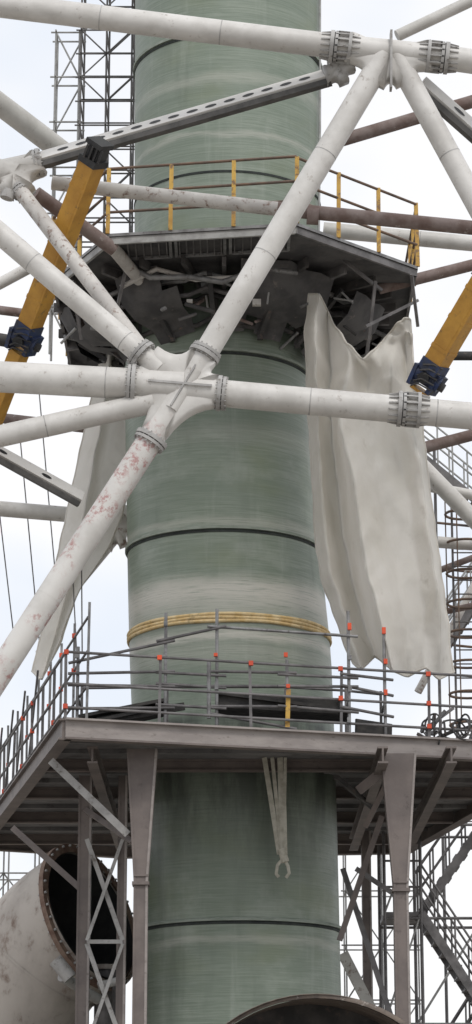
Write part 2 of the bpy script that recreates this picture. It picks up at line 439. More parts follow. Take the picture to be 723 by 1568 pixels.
# ------------------------------------------------------------------ hydraulic struts
def jack(top, bot, px, extra):
    g=grp('hydraulic_strut'); mb=MB()
    p=P(*top); q=P(*bot); d=(q-p).normalized(); r=R(px,(p+q)/2)
    s=d.cross(Vector((0,-1,0))).normalized(); nn=s.cross(d).normalized()
    k=(nn+s*0.35).normalized()
    mb.beam(p,q,r*1.72,r*1.72,'yellow',up=k)
    mb.beam(p+d*0.3,q-d*0.3,r*1.2,r*1.76,'yellow',up=k)
    for t in (0.16,0.5,0.84):
        c=p+(q-p)*t; mb.beam(c-d*0.03,c+d*0.03,r*1.80,r*1.80,'yellow',up=k)
    mb.build('yellow_barrel',g); mb=MB()
    mb.beam(p-d*0.30,p-d*0.0,r*1.5,r*1.5,'black',up=k)
    mb.beam(p-d*0.34,p-d*0.26,r*1.85,r*1.85,'black',up=k)
    mb.beam(p-d*0.05,p+d*0.06,r*1.95,r*1.95,'black',up=k)
    for sx in (-1,-0.33,0.33,1):
        mb.beam(p-d*0.26+s*r*0.7*sx+nn*r*0.9,p-d*0.04+s*r*0.7*sx+nn*r*0.9,0.03,0.04,'dark',up=nn)
    mb.build('top_cap',g); mb=MB()
    mb.beam(q-d*0.02,q+d*0.18,r*1.9,r*1.9,'blue',up=k)
    mb.tube(q+d*0.28-s*r*1.25,q+d*0.28+s*r*1.25,r*0.75,'blue',n=20)
    mb.tube(q+d*0.28+s*r*0.2,q+d*0.28+nn*r*1.2+s*r*0.2,r*0.5,'black',n=16)
    mb.beam(q+d*0.14-s*r*1.1,q+d*0.5-s*r*0.9,0.07,r*1.6,'blue',up=k)
    mb.beam(q+d*0.14+s*r*1.1,q+d*0.5+s*r*0.9,0.07,r*1.6,'blue',up=k)
    mb.tube(q+d*0.30-s*r*1.7,q+d*0.30-s*r*1.2,r*0.4,'dark',n=12)
    for i in range(5):
        a0=q+d*0.1*i+nn*r*(0.9+0.1*(i%2)); mb.path([a0-s*r*0.9,a0+nn*0.06+s*r*0.1*i,a0+s*r*0.8+d*0.1],0.014,'dark',6)
    mb.build('clevis_mount',g)
    mb=MB()
    q2=q+d*0.5
    mb.beam(q2,q2+d*extra,r*1.4,r*1.4,'yellow',up=k); mb.build('lower_rod',g)
jack((143,246,-6.1),(46,497,-4.2),17,2.2)
jack((745,425,-4.4),(668,556,-3.6),18,0.05)

# ------------------------------------------------------------------ upper work platform
up=grp('work_platform')
zU=P(310,349,-4.0).z
FL=PZ(165,358,zU); FR=PZ(455,341,zU); R1=PZ(640,408,zU); L1=PZ(80,428,zU)
cx=-0.2
R2=Vector((R1.x,2.4,zU)); L2=Vector((L1.x,2.4,zU)); BR=Vector((FR.x,4.2,zU)); BL=Vector((FL.x,4.2,zU))
poly=[FL,FR,R1,R2,BR,BL,L2,L1]
mb=MB()
mb.slab(poly,zU,zU-0.05,'under','deckdark','galv')
for i in range(8):
    a=poly[i]; c=poly[(i+1)%8]; dn=Vector((0,0,-0.11))
    inn=(Vector((cx,0,zU))-(a+c)/2).normalized()*0.05; 
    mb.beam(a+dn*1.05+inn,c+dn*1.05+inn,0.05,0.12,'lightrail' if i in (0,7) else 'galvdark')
ctr=Vector((cx,0,zU))
for i,(s0,s1) in enumerate(((0.04,0.33),(0.36,0.62),(0.65,0.96))):
    A=FL+(FR-FL)*s0; B=FL+(FR-FL)*s1; iy=Vector((0.0,0.85,0)); o=Vector((0,0.12,-0.085))
    for x,y in ((A,B),(B,B+iy),(B+iy,A+iy),(A+iy,A)): mb.beam(x+o,y+o,0.05,0.05,'galv')
    for k in range(7):
        x=A+(B-A)*((k+.5)/7); mb.beam(x+o,x+iy+o,0.02,0.03,'galvdark')
random.seed(3)
for i in range(28):
    t=2*math.pi*i/28; o=Vector((math.cos(t),math.sin(t),0))
    a=ctr+o*1.7+Vector((0,0,-0.17)); 
    rr=2.95+0.35*abs(math.sin(2*t))
    mb.beam(a,ctr+o*rr+Vector((0,0,-0.17)),0.07,0.16,'dark' if i%3 else 'galvdark')
for i in range(14):
    t=2*math.pi*(i+0.3)/14; o=Vector((math.cos(t),math.sin(t),0))
    mb.beam(ctr+o*1.72+Vector((0,0,-1.05)),ctr+o*2.8+Vector((0,0,-0.3)),0.08,0.08,'dark')
    mb.beam(ctr+o*1.75+Vector((0,0,-0.2)),ctr+o*1.75+Vector((0,0,-1.1)),0.1,0.1,'dark')
for rr,z,m_ in ((1.85,-0.42,'dark'),(2.35,-0.5,'galvdark'),(1.78,-0.85,'dark'),(2.6,-0.33,'galv')):
    N=48; mb.path([ctr+Vector((rr*math.cos(2*math.pi*k/N),rr*math.sin(2*math.pi*k/N),z+0.06*math.sin(k*1.3)+0.04*math.sin(k*2.9))) for k in range(N)],0.045,m_,8,True)
N=64; vs=[];lv=[(1.72,-1.02),(1.95,-0.75),(2.4,-0.72),(2.75,-0.55),(2.95,-0.12)]
random.seed(5)
for rr,z in lv:
    for k in range(N):
        t=2*math.pi*k/N; vs.append(ctr+Vector((rr*math.cos(t),rr*math.sin(t),z-0.12*(random.random())+0.12*math.sin(3*t))))
sel=lambda k: (k%16 in (1,2,3,4,5,6,9,10,11,12))
mb.add(vs,[(l*N+k,l*N+(k+1)%N,(l+1)*N+(k+1)%N,(l+1)*N+k) for l in range(4) for k in range(N) if sel(k) and random.random()<0.9],'deckdark',True)
for k in range(80):
    t=random.uniform(0,2*math.pi); rr=random.uniform(1.8,2.9); a=ctr+Vector((rr*math.cos(t),rr*math.sin(t),-random.uniform(0.25,0.9)))
    b_=a+Vector((random.uniform(-0.5,0.5),random.uniform(-0.3,0.3),random.uniform(-0.25,0.15)))
    mb.tube(a,b_,random.uniform(0.012,0.04),random.choice(['dark','galvdark','galv','rusty','lightrail','lightrail']),n=8)
for k in range(26):
    t=random.uniform(0,2*math.pi); rr=random.uniform(1.9,2.8); a=ctr+Vector((rr*math.cos(t),rr*math.sin(t),-random.uniform(0.3,0.8)))
    mb.box(a,random.uniform(.08,.2),random.uniform(.1,.2),random.uniform(.06,.16),random.choice(['dark','galv','galvdark','whitedirty']))
mb.path([P(195,405,-2.6),P(230,425,-2.7),P(290,424,-2.8),P(340,432,-2.8),P(400,410,-2.8),P(455,418,-2.6)],0.05,'galv',8)
mb.path([P(185,440,-2.5),P(240,412,-2.7),P(300,428,-2.75),P(360,425,-2.8)],0.045,'whitedirty',8)
for (u0,v0,u1,v1) in ((250,360,262,400),(345,355,360,395),(470,355,585,445),(560,500,640,460),(575,430,560,560),(630,420,640,500),(200,380,180,470),(110,430,125,520)):
    mb.beam(P(u0,v0,-2.9),P(u1,v1,-2.4),0.05,0.05,'galvdark')
mb.build('deck_and_brackets',up)

def railing(mb, pts, h, spacing, post, rail, pr=0.032, rr=0.024, levels=(1.0,0.55,0.12), coup=False, closed=False):
    n=len(pts)
    for i in range(n if closed else n-1):
        a=pts[i]; c=pts[(i+1)%n]; L=(c-a).length; k=max(1,round(L/spacing))
        for j in range(k+(1 if (i==n-2 and not closed) else 0)):
            b_=a+(c-a)*(j/k); jx=Vector((random.uniform(-.02,.02),0,0))
            mb.beam(b_,b_+Vector((0,0,h*1.01))+jx,pr*2,pr*1.6,post,up=Vector((0,1,0)))
            if coup:
                for lv_ in levels:
                    if random.random()<0.45: mb.box(b_+Vector((0,-0.03,h*lv_)),0.07,0.07,0.07,'orange')
        for lv_ in levels:
            o=Vector((0,0,h*lv_+random.uniform(-.01,.01))); mb.tube(a+o,c+o+Vector((0,0,random.uniform(-.02,.02))),rr,rail,n=8)
mb=MB(); railing(mb,[p+Vector((0,0,0.0)) for p in poly],1.15,0.95,'yellowrail','rustrail',0.034,0.024,(1.0,0.62,0.33),closed=True)
mb.build('guard_rail',up)

# ------------------------------------------------------------------ lower platform
lp=grp('work_platform')
zL=P(100,1103,-5.0).z
a=PZ(100,1103,zL); b_=PZ(790,1140,zL); c_=PZ(800,1180,zL); d_=PZ(620,1285,zL); e_=PZ(190,1292,zL); f_=PZ(-30,1278,zL)
LPoly=[a,b_,c_,d_,e_,f_]
mb=MB(); mb.slab(LPoly,zL-0.02,zL-0.08,'under','under','brown')
for i in range(6):
    p=LPoly[i]; q=LPoly[(i+1)%6]; dn=Vector((0,0,-0.13))
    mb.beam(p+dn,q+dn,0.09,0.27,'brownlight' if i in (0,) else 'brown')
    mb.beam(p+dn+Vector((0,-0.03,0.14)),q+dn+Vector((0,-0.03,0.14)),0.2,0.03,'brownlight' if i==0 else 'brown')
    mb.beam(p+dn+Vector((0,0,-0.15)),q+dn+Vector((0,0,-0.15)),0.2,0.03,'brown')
ymin,ymax=a.y+0.3,d_.y
def xr(y):
    xs=[]
    for i in range(6):
        p=LPoly[i]; q=LPoly[(i+1)%6]
        if (p.y-y)*(q.y-y)<0: xs.append(p.x+(q.x-p.x)*(y-p.y)/(q.y-p.y))
    return min(xs),max(xs)
y=ymin+0.8; k=0
while y<ymax-0.2:
    x0,x1=xr(y)
    cxl,rl=at_z(zL,pp); hh=0.2 if k%3==2 else 0.07; zo=zL-0.082-hh/2
    if abs(y)<rl+0.05:
        hx=math.sqrt(max(0,(rl+0.1)**2-y*y)); segs=((x0+.1,cxl-hx),(cxl+hx,x1-.1))
    else: segs=((x0+.1,x1-.1),)
    for sa,sb in segs:
        if hh>0.1: mb.ibeam((sa,y,zo),(sb,y,zo),0.12,hh,'brown')
        else: mb.beam((sa,y,zo),(sb,y,zo),0.06,hh,'under')
    y+=0.95; k+=1
for x in (-2.2,2.25,3.3):
    mb.ibeam((x,-4.4 if x>-2.5 else -3.6,zL-0.42),(x,5.5,zL-0.42),0.16,0.26,'brown')
mb.build('deck_frame',lp)
mb=MB()
def column(u, Y, wt, wb, vt, vn, mat='brown'):
    top=P(u,vt,Y); top.z=zL-0.28; zn=P(u,vn,Y).z; x=top.x
    Rt=R(wt,top); Rb=R(wb,top)
    def tap(z0,z1,w0,w1):
        for dy in (-0.11,0.11):
            mb.beam((x,Y+dy,z0),(x,Y+dy,z1),w0*0.88,0.03,mat,up=Vector((0,1,0)),w2=w1*0.88)
        mb.beam((x,Y,z0),(x,Y,z1),0.04,0.19,mat,up=Vector((0,1,0)))
        for s_ in (-1,1):
            mb.beam((x+s_*w0*0.47,Y,z0),(x+s_*w1*0.47,Y,z1),0.035,0.27,mat if s_<0 else 'brownlight',up=Vector((0,1,0)))  # right-hand flange takes the lighter brown
    tap(zn,top.z,Rb,Rt); tap(0,zn-0.05,Rb,Rb)
    mb.box((x,Y,zn-0.02),Rb*1.35,0.34,0.05,mat)
    mb.box((x,Y,zn+0.1),Rb*1.15,0.3,0.03,mat)
    mb.box((x,Y,0.02),Rb*2,0.5,0.04,mat)
    return top
column(218,-4.0,46,19,1150,1352)
column(610,-3.6,54,20,1165,1362)
column(131,-1.5,18,17,1240,1700)
column(188,-1.5,11,11,1270,1720)
column(560,4.8,12,12,1270,1720)
mb.build('support_columns',lp)
mb=MB()
def br(a_,b2,w,mat='brown',sec=0.08):
    p=P(*a_); q=P(*b2); mb.beam(p,q,R(w,p),sec,mat,up=Vector((0,1,0)))
br((78,1165,-3.9),(196,1278,-3.9),11,'greysteel'); br((20,1268,-1.0),(128,1365,-1.5),9)
Yb=-1.62
br((133,1285,Yb),(188,1440,Yb),7,'greysteel',0.06); br((188,1285,Yb-.08),(133,1440,Yb-.08),5,'greysteel',0.05)
br((133,1445,Yb),(188,1600,Yb),7,'greysteel',0.06); br((188,1445,Yb-.08),(133,1600,Yb-.08),5,'greysteel',0.05)
br((133,1442,Yb),(188,1442,Yb),6,'greysteel',0.05)
br((204,1290,-3.9),(131,1240,-1.6),8)
br((560,1265,-2.5),(602,1180,-3.3),8); br((520,1440,-1),(585,1250,-1),9,'brown'); br((525,1330,0.5),(600,1560,0.5),8,'galvdark')
br((605,1370,0),(545,1330,0),7,'galvdark'); br((515,1190,-2),(575,1240,0),7,'dark')
br((525,1460,1),(580,1568,1),16,'whitedirty',0.2)
br((550,1210,-3),(600,1170,-3.5),14)
mb.build('bracing',lp)
mb=MB(); random.seed(11)
railing(mb,[f_,a,b_,c_,d_],1.05,1.35,'galvdark','galvdark',0.022,0.022,(1.0,0.55,0.2),coup=True)
railing(mb,[f_+Vector((0.35,0,0)),a+Vector((0.3,0.35,0))],1.9,1.5,'galv','galvdark',0.02,0.02,(0.9,0.6,0.3),coup=True)
for k in range(5):
    p=f_+(a-f_)*(k/7+0.05); q=f_+(a-f_)*((k+1)/7); mb.tube(p,q+Vector((0,0,1.5)),0.02,'galvdark',n=6)
mb.build('guard_rail',lp)

sc=grp('scaffold_bay'); mb=MB(); random.seed(2)
ring=[(118,1095,-3.9),(253,1100,-3.9),(332,1098,-3.9),(440,1102,-3.9),(535,1106,-3.7),(590,1110,-3.4)]
tops=[1000,948,942,1020,945,975]
base=[P(u,1100,Y) for u,v,Y in ring]
for p in base: p.z=zL-0.01
for (u,v,Y),t_,p in zip(ring,tops,base):
    z=P(u,t_,Y).z
    mb.tube(p,(p.x,p.y,z+0.1),0.028,'galv',n=8)
    for k in range(int((z-p.z)/0.5)+1):
        if random.random()<0.8: mb.box((p.x+random.uniform(-.02,.02),p.y-0.04,p.z+0.25+0.5*k),0.06,0.06,random.uniform(0.05,0.11),random.choice(['orange','orange','galv']))
mb.tube(P(320,1100,-3.95),P(320,1010,-3.95),0.035,'galv',n=8)
def rail2(i,j,hi,hj,mat='galvdark',r=0.024):
    p=base[i]+Vector((0,0,hi)); q=base[j]+Vector((0,0,hj)); d=(q-p).normalized(); mb.tube(p-d*0.15-Vector((0,0.04,0)),q+d*0.15-Vector((0,0.04,0)),r,mat,n=8)
for i in range(5):
    for h_ in (0.95,0.75,0.42):
        rail2(i,i+1,h_+random.uniform(-.04,.04),h_+random.uniform(-.04,.04))
rail2(0,1,1.15,1.45); rail2(1,2,1.5,1.68); rail2(2,4,1.7,1.6,'galv')
rail2(2,3,0.3,0.1)
bk=[]
for p in base:
    q=Vector((p.x*1.0,p.y+1.1 if abs(p.x+0.1)>1.6 else p.y+1.0,p.z)); bk.append(q)
    mb.tube(q,q+Vector((0,0,1.0)),0.025,'galvdark',n=8); mb.tube(p+Vector((0,0,.6)),q+Vector((0,0,.6)),0.022,'galvdark',n=8)
for i in range(5): mb.tube(bk[i]+Vector((0,0,.95)),bk[i+1]+Vector((0,0,.95)),0.022,'galvdark',n=8)
def plank(i,j,z0,z1,mat='plank'):
    for k in range(3):
        o=Vector((0,0.12+0.26*k,0)); mb.beam(base[i]+o+Vector((0,0,z0)),base[j]+o+Vector((0,0,z1)),0.24,0.05,mat)
plank(0,1,0.15,0.45); plank(0,1,0.28,0.55); plank(2,4,0.45,0.38); plank(2,4,0.66,0.42); plank(4,5,0.05,0.0)
mb.beam(base[2]+Vector((0.02,.1,.56)),base[4]+Vector((-.1,.1,.48)),0.04,0.2,'plank')
mb.beam(base[0]+Vector((0.3,.1,.22)),base[1]+Vector((0.3,.1,.46)),0.04,0.12,'plank')
mb.beam(base[4]+Vector((0.1,.1,.15)),base[5]+Vector((0.1,.1,.12)),0.04,0.3,'plank')
mb.beam(base[3]+Vector((0,-.05,.1)),base[3]+Vector((0.02,-.05,.7)),0.07,0.03,'yellowrail',up=Vector((0,1,0)))
mb.build('tubes_and_planks',sc)

def scaffold(name, x0,x1,y0,y1,z0,z1,dz,nx,ny,mat,r=0.024,diag=True,stair=False,sd=1,rail='yellowrail'):
    random.seed(sd); g=grp(name); mb=MB()
    xs=[x0+(x1-x0)*i/nx for i in range(nx+1)]; ys=[y0+(y1-y0)*i/ny for i in range(ny+1)]
    for x in xs:
        for y in ys: mb.tube((x,y,z0),(x,y,z1),r,mat,n=6)
    z=z0+dz; k=0
    while z<=z1:
        for y in ys: mb.tube((x0-.1,y,z),(x1+.1,y,z),r*0.9,mat,n=6)
        for x in xs: mb.tube((x,y0-.1,z),(x,y1+.1,z),r*0.9,mat,n=6)
        if diag:
            for i in range(nx):
                if random.random()<.8:
                    if (i+k)%2: mb.tube((xs[i],y0,z-dz),(xs[i+1],y0,z),r*0.8,mat,n=6)
                    else: mb.tube((xs[i+1],y0,z-dz),(xs[i],y0,z),r*0.8,mat,n=6)
                if random.random()<.3: mb.tube((xs[i],y1,z-dz),(xs[i+1],y1,z),r*0.8,mat,n=6)
        if stair and k%2==0 and z+2*dz<=z1:
            sgn = 1 if (k//2)%2 else -1
            xa,xb=(x0,x1) if sgn>0 else (x1,x0); yy=y0+0.35 if sgn>0 else y1-0.35
            for dy in (-0.3,0.3):
                mb.beam((xa,yy+dy,z),(xb,yy+dy,z+2*dz),0.05,0.14,stair)
                mb.tube((xa,yy+dy,z+0.9),(xb,yy+dy,z+2*dz+0.9),0.022,rail,n=6)
            ns=max(5,int(2*dz/0.22))
            for s_ in range(ns):
                t=(s_+.5)/ns; mb.beam((xa+(xb-xa)*t,yy-.3,z+2*dz*t),(xa+(xb-xa)*t,yy+.3,z+2*dz*t),0.22,0.035,stair)
                if s_%2==0: mb.tube((xa+(xb-xa)*t,yy-.3,z+2*dz*t),(xa+(xb-xa)*t,yy-.3,z+2*dz*t+0.9),0.018,rail,n=6)
            mb.slab([Vector((xb-0.5,y0,0)),Vector((xb+0.5,y0,0)),Vector((xb+0.5,y1,0)),Vector((xb-0.5,y1,0))],z+2*dz,z+2*dz-0.04,stair,stair,stair)
        z+=dz; k+=1
    mb.build('lattice',g); return g
def xz(u,v,Y): 
    p=P(u,v,Y); return p.x,p.z
x0=P(82,120,1.6).x; xm=P(122,120,1.6).x; x1=P(202,120,2.0).x
scaffold('scaffold_tower',xm,x1,1.9,2.9,zU,P(100,-250,2).z,0.5,2,1,'galvdark',0.02,sd=4)
scaffold('scaffold_tower',x0-0.02,xm-0.06,2.3,2.7,zU+0.0,P(100,38,2).z,0.95,1,1,'lightrail',0.022,sd=5)
xa,_=xz(530,1400,9); xb,_=xz(640,1400,9)
scaffold('scaffold_tower',xa,xb,9,10.0,0,P(600,1262,9).z,1.1,2,1,'lightrail',0.018,sd=8)
xa,_=xz(-40,1400,9); xb,_=xz(55,1400,9)
scaffold('scaffold_stair_tower',xa,xb,8.5,9.6,0,P(50,1290,9).z,0.8,2,1,'lightrail',0.018,stair='yellowrail',sd=10,rail='yellowrail')
# zig-zag steel staircase on the right
st=grp('zigzag_steel_staircase'); mb=MB()
def flight(A,B,wy,mat='galvdark',rail='galvdark'):
    A=Vector(A); B=Vector(B)
    for dy in (0,wy):
        o=Vector((0,dy,0)); mb.beam(A+o,B+o,0.05,0.17,mat)
        for h_ in (0.5,0.95): mb.tube(A+o+Vector((0,0,h_)),B+o+Vector((0,0,h_)),0.022,rail,n=6)
        for t in (0,0.25,0.5,0.75,1): c=A+(B-A)*t+o; mb.tube(c,c+Vector((0,0,0.95)),0.02,rail,n=6)
    ns=max(4,int(abs(B.z-A.z)/0.2))
    for i in range(ns):
        c=A+(B-A)*((i+.5)/ns); mb.beam(c,c+Vector((0,wy,0)),0.24,0.035,mat)
Ys=6.0
xl=P(645,1400,Ys).x; xrr=P(728,1400,Ys).x+0.25
zlev=[P(700,v,Ys).z for v in (1720,1560,1398,1255)]
zlev=[0.0]+zlev
for i in range(len(zlev)-1):
    A=(xrr,Ys+(i%2)*0.9,zlev[i]) if i%2==0 else (xl,Ys+(i%2)*0.9,zlev[i]); B=(xl,Ys+(i%2)*0.9,zlev[i+1]) if i%2==0 else (xrr,Ys+(i%2)*0.9,zlev[i+1])
    flight(A,B,0.8)
    xc=xl-0.35 if i%2==0 else xrr+0.35
    mb.slab([Vector((xc-.35,Ys,0)),Vector((xc+.35,Ys,0)),Vector((xc+.35,Ys+1.7,0)),Vector((xc-.35,Ys+1.7,0))],zlev[i+1]+.02,zlev[i+1]-.06,'galvdark','galvdark','galvdark')
    for h_ in (.5,1.0): mb.tube((xc-.35,Ys,zlev[i+1]+h_),(xc+.35,Ys,zlev[i+1]+h_),0.022,'galvdark',n=6)
for x in (xl-.7,xl,xrr,xrr+.7):
    for y in (Ys,Ys+1.7): mb.tube((x,y,0),(x,y,zlev[-1]+1.1),0.035,'galvdark',n=6)
for i in range(1,len(zlev)):
    for y in (Ys,Ys+1.7): mb.tube((xl-.7,y,zlev[i]-.1),(xrr+.7,y,zlev[i]-.1),0.028,'galvdark',n=6)
    mb.tube((xl,Ys+1.7,zlev[i-1]),(xrr,Ys+1.7,zlev[i]),0.024,'lightrail',n=6)
    mb.tube((xl-.7,Ys,zlev[i-1]),(xl,Ys,zlev[i]),0.02,'lightrail',n=6)
mb.build('flights_and_landings',st)
# upper access stair behind the tarpaulin
st=grp('access_stair'); mb=MB()
Yh=9.0
flight(P(648,700,Yh),P(740,775,Yh),0.8,'galvdark','lightrail')
flight(P(740,905,Yh),P(668,1010,Yh),0.8,'galvdark','lightrail')
for u in (668,735):
    pt=P(u,715,Yh); mb.tube((pt.x,Yh+.4,0),(pt.x,Yh+.4,pt.z+.5),0.035,'galvdark',n=6)
for v in (800,870,985): mb.tube(P(664,v,Yh+.4),P(745,v+8,Yh+.4),0.028,'rustrail',n=6)
mb.build('stair_flights',st)
# caged ladders
def cage(u, Y, vtop, zb):
    cl=grp('caged_ladder'); mb=MB()
    px_,_=xz(u,800,Y); z1_=P(u,vtop,Y).z; z=zb
    for s_ in (-.22,.22): mb.tube((px_+s_,Y+.4,zb),(px_+s_,Y+.4,z1_),0.025,'galvdark',n=6)
    while z<z1_:
        mb.tube((px_-.22,Y+.4,z),(px_+.22,Y+.4,z),0.015,'galvdark',n=6); z+=0.28
    z=zb+1.8
    while z<z1_:
        mb.path([(px_+0.38*math.cos(t),Y+0.02+0.38*math.sin(t),z) for t in [2*math.pi*k/24 for k in range(24)]],0.026,'rustrail',6,True); z+=0.6
    for k in range(0,7,2):
        t=math.pi+math.pi*k/6; mb.tube((px_+0.38*math.cos(t),Y+.02+0.38*math.sin(t),zb+1.8),(px_+0.38*math.cos(t),Y+.02+0.38*math.sin(t),z1_),0.014,'rustrail',n=6)
    mb.build('ladder_and_hoops',cl)
cage(712,5.0,760,zL)

hs=grp('coiled_hose_pile'); mb=MB(); random.seed(21)
for k in range(9):
    c=P(random.uniform(655,712),1100,-3.2); c.z=zL+random.uniform(0.05,0.35)
    rr=random.uniform(0.12,0.24); ax=random.uniform(0,3)
    mb.path([c+Vector((rr*math.cos(t)*math.cos(ax),rr*math.cos(t)*math.sin(ax)+.1*math.sin(t),rr*math.sin(t)*.8)) for t in [2*math.pi*i/18 for i in range(18)]],0.016,random.choice(['dark','galvdark','dark']),6,True)
for k in range(10):
    c=P(random.uniform(640,725),1100,-3.0); c.z=zL+random.uniform(0.0,0.3)
    mb.beam(c,c+Vector((random.uniform(-.5,.5),random.uniform(-.2,.2),random.uniform(0,.4))),0.05,0.05,random.choice(['galvdark','dark','brown','galv']))
mb.build('hose_coils',hs)

# ------------------------------------------------------------------ tarpaulins
def cr(a,b_,c,d,t):
    return 0.5*((2*b_)+(-a+c)*t+(2*a-5*b_+4*c-d)*t*t+(-a+3*b_-3*c+d)*t**3)
def net(rows, nu, nv):
    H=len(rows); W=len(rows[0]); g=[]
    def pt(i,j): return rows[max(0,min(H-1,i))][max(0,min(W-1,j))]
    for a in range((H-1)*nv+1):
        i=min(a//nv,H-2); t=a/nv-i; row=[]
        for b2 in range((W-1)*nu+1):
            j=min(b2//nu,W-2); s=b2/nu-j
            q=[]
            for k in (-1,0,1,2):
                A=cr(pt(i+k,j-1),pt(i+k,j),pt(i+k,j+1),pt(i+k,j+2),s); B=pt(i+k,j).lerp(pt(i+k,j+1),s); q.append(A.lerp(B,0.8))
            row.append(cr(*q,t))
        g.append(row)
    return g
def tarp(rows, nu, nv, sd, creases=()):
    random.seed(sd); g=net([[P(*c) for c in r] for r in rows],nu,nv)
    o=grp('tarpaulin'); mb=MB(); H=len(g); W=len(g[0]); vs=[]
    cs=[(P(*a),P(*b2),am,wd) for a,b2,am,wd in creases]
    for i,r in enumerate(g):
        for j,p in enumerate(r):
            n1=NN.noise(Vector((p.x*1.2+sd,p.z*0.5,0)))*0.12
            rd=1-abs(NN.noise(Vector((p.x*1.6+p.z*0.45+sd,p.z*0.55-p.x*0.3,3))))*2
            rd2=1-abs(NN.noise(Vector((p.x*2.2-p.z*0.8+sd,p.z*0.9,7))))*2
            n1-=max(0,rd)**4*0.06+max(0,rd2)**5*0.045
            for A,B,am,wd in cs:
                ab=Vector((B.x-A.x,B.z-A.z)); ap=Vector((p.x-A.x,p.z-A.z)); t=max(0,min(1,ap.dot(ab)/ab.dot(ab)))
                dd=(ap-ab*t).length; n1-=am*max(0,1-dd/wd)*math.sin(math.pi*min(max(t,0.08),0.92))
            e=0.03*NN.noise(Vector((p.x*3,p.z*3,9)))
            vs.append(p+Vector((e,n1,e*(1 if i in (0,H-1) else 0.3)*2)))
    mb.add(vs,[(i*W+j,i*W+j+1,(i+1)*W+j+1,(i+1)*W+j) for i in range(H-1) for j in range(W-1)],'tarp',True)
    mb.build('canvas_sheet',o)
    mb=MB()
    mb.path([Vector(vs[i*W]) for i in range(H)],0.018,'tarp',6); mb.path([Vector(vs[i*W+W-1]) for i in range(H)],0.02,'tarp',6)
    mb.path([Vector(vs[j]) for j in range(W)],0.02,'tarp',6); mb.path([Vector(vs[(H-1)*W+j]) for j in range(W)],0.02,'tarp',6)
    mb.build('hem',o)
rows=[
 [(474,448,-2.5),(488,450,-2.9),(500,478,-2.2),(530,528,-2.6),(556,550,-3.1),(590,522,-2.3),(619,487,-2.8),(628,490,-2.2)],
 [(468,520,-2.3),(482,524,-2.9),(506,552,-1.9),(535,562,-2.9),(565,574,-2.5),(600,560,-3.1),(622,540,-2.3),(634,560,-2.6)],
 [(471,620,-2.2),(486,622,-2.8),(506,630,-1.9),(520,640,-3.1),(560,650,-2.7),(600,645,-2.6),(632,640,-2.7),(644,640,-2.3)],
 [(478,740,-2.2),(492,742,-2.6),(516,745,-1.8),(542,748,-3.2),(582,750,-2.7),(622,750,-2.5),(648,748,-2.8),(657,745,-2.3)],
 [(486,850,-2.1),(503,856,-2.6),(532,860,-1.8),(560,862,-3.3),(600,862,-2.7),(638,860,-2.6),(662,856,-2.9),(671,850,-2.3)],
 [(508,930,-2.1),(526,940,-2.5),(554,945,-1.8),(582,950,-3.4),(618,950,-2.8),(650,948,-2.7),(674,945,-2.9),(684,940,-2.2)],
 [(540,1016,-2.2),(553,1026,-2.6),(574,1006,-1.9),(600,1028,-3.4),(625,1036,-2.6),(652,1024,-2.8),(672,1040,-2.5),(694,1032,-2.3)]]
tarp(rows,8,14,1,[((505,490,0),(560,640,0),0.2,0.12),((620,500,0),(560,640,0),0.2,0.12),((560,560,0),(640,600,0),0.14,0.09),
   ((530,560,0),(600,600,0),0.12,0.08),((650,700,0),(600,860,0),0.06,0.10),((660,880,0),(640,1020,0),0.13,0.09),((600,700,0),(640,830,0),0.06,0.10),
   ((668,920,0),(682,1010,0),0.13,0.07),((545,660,0),(620,665,0),0.07,0.06),((585,980,0),(560,900,0),0.08,0.08),((570,600,0),(640,575,0),0.12,0.07)])
rows=[
 [(160,520,1.2),(172,522,0.7),(184,522,1.2),(196,530,1.6)],
 [(138,620,1.0),(158,625,0.3),(176,630,1.3),(200,640,1.6)],
 [(112,740,0.8),(138,740,0.0),(155,742,1.2),(197,740,1.4)],
 [(90,850,0.6),(118,850,-0.2),(142,846,1.0),(172,830,1.2)],
 [(68,950,0.4),(92,945,-0.3),(108,930,0.8),(122,905,1.1)],
 [(48,1030,0.2),(64,1040,-0.4),(78,1010,0.6),(92,985,0.7)]]
tarp(rows,8,14,4)

# ------------------------------------------------------------------ slings & cables
sl=grp('hanging_sling'); mb=MB()
def strap(pts,w):
    for i in range(len(pts)-1): mb.beam(pts[i],pts[i+1],w,0.02,'rope',up=Vector((0.15,1,0)))
strap([P(405,1160,-2.2),P(416,1230,-2.2),P(428,1308,-2.2)],0.08); strap([P(417,1160,-2.22),P(424,1230,-2.23),P(433,1308,-2.24)],0.06)
strap([P(429,1160,-2.26),P(431,1230,-2.26),P(435,1308,-2.26)],0.09); strap([P(437,1160,-2.29),P(436,1230,-2.29),P(438,1308,-2.29)],0.05)
mb.tube(P(431,1300,-2.25),P(437,1320,-2.25),0.07,'rope',n=8)
mb.path([P(433,1315,-2.25),P(425,1325,-2.25),P(423,1338,-2.25),P(427,1343,-2.25)],0.03,'rope',6)
mb.path([P(435,1315,-2.25),P(441,1326,-2.25),P(443,1337,-2.25),P(438,1344,-2.25)],0.03,'rope',6)
mb.build('sling_legs',sl)
cb=grp('guy_cables'); mb=MB()
for a_,c2 in (((-6,740,3),(22,980,3)),((28,640,3),(62,1000,3)),((60,600,4),(92,960,4)),((112,890,0),(118,1010,-1)),((125,860,0),(126,1000,0))):
    p=P(*a_); q=P(*c2); mb.tube(p,q,0.012,'galvdark',n=6)
mb.build('wire_ropes',cb)

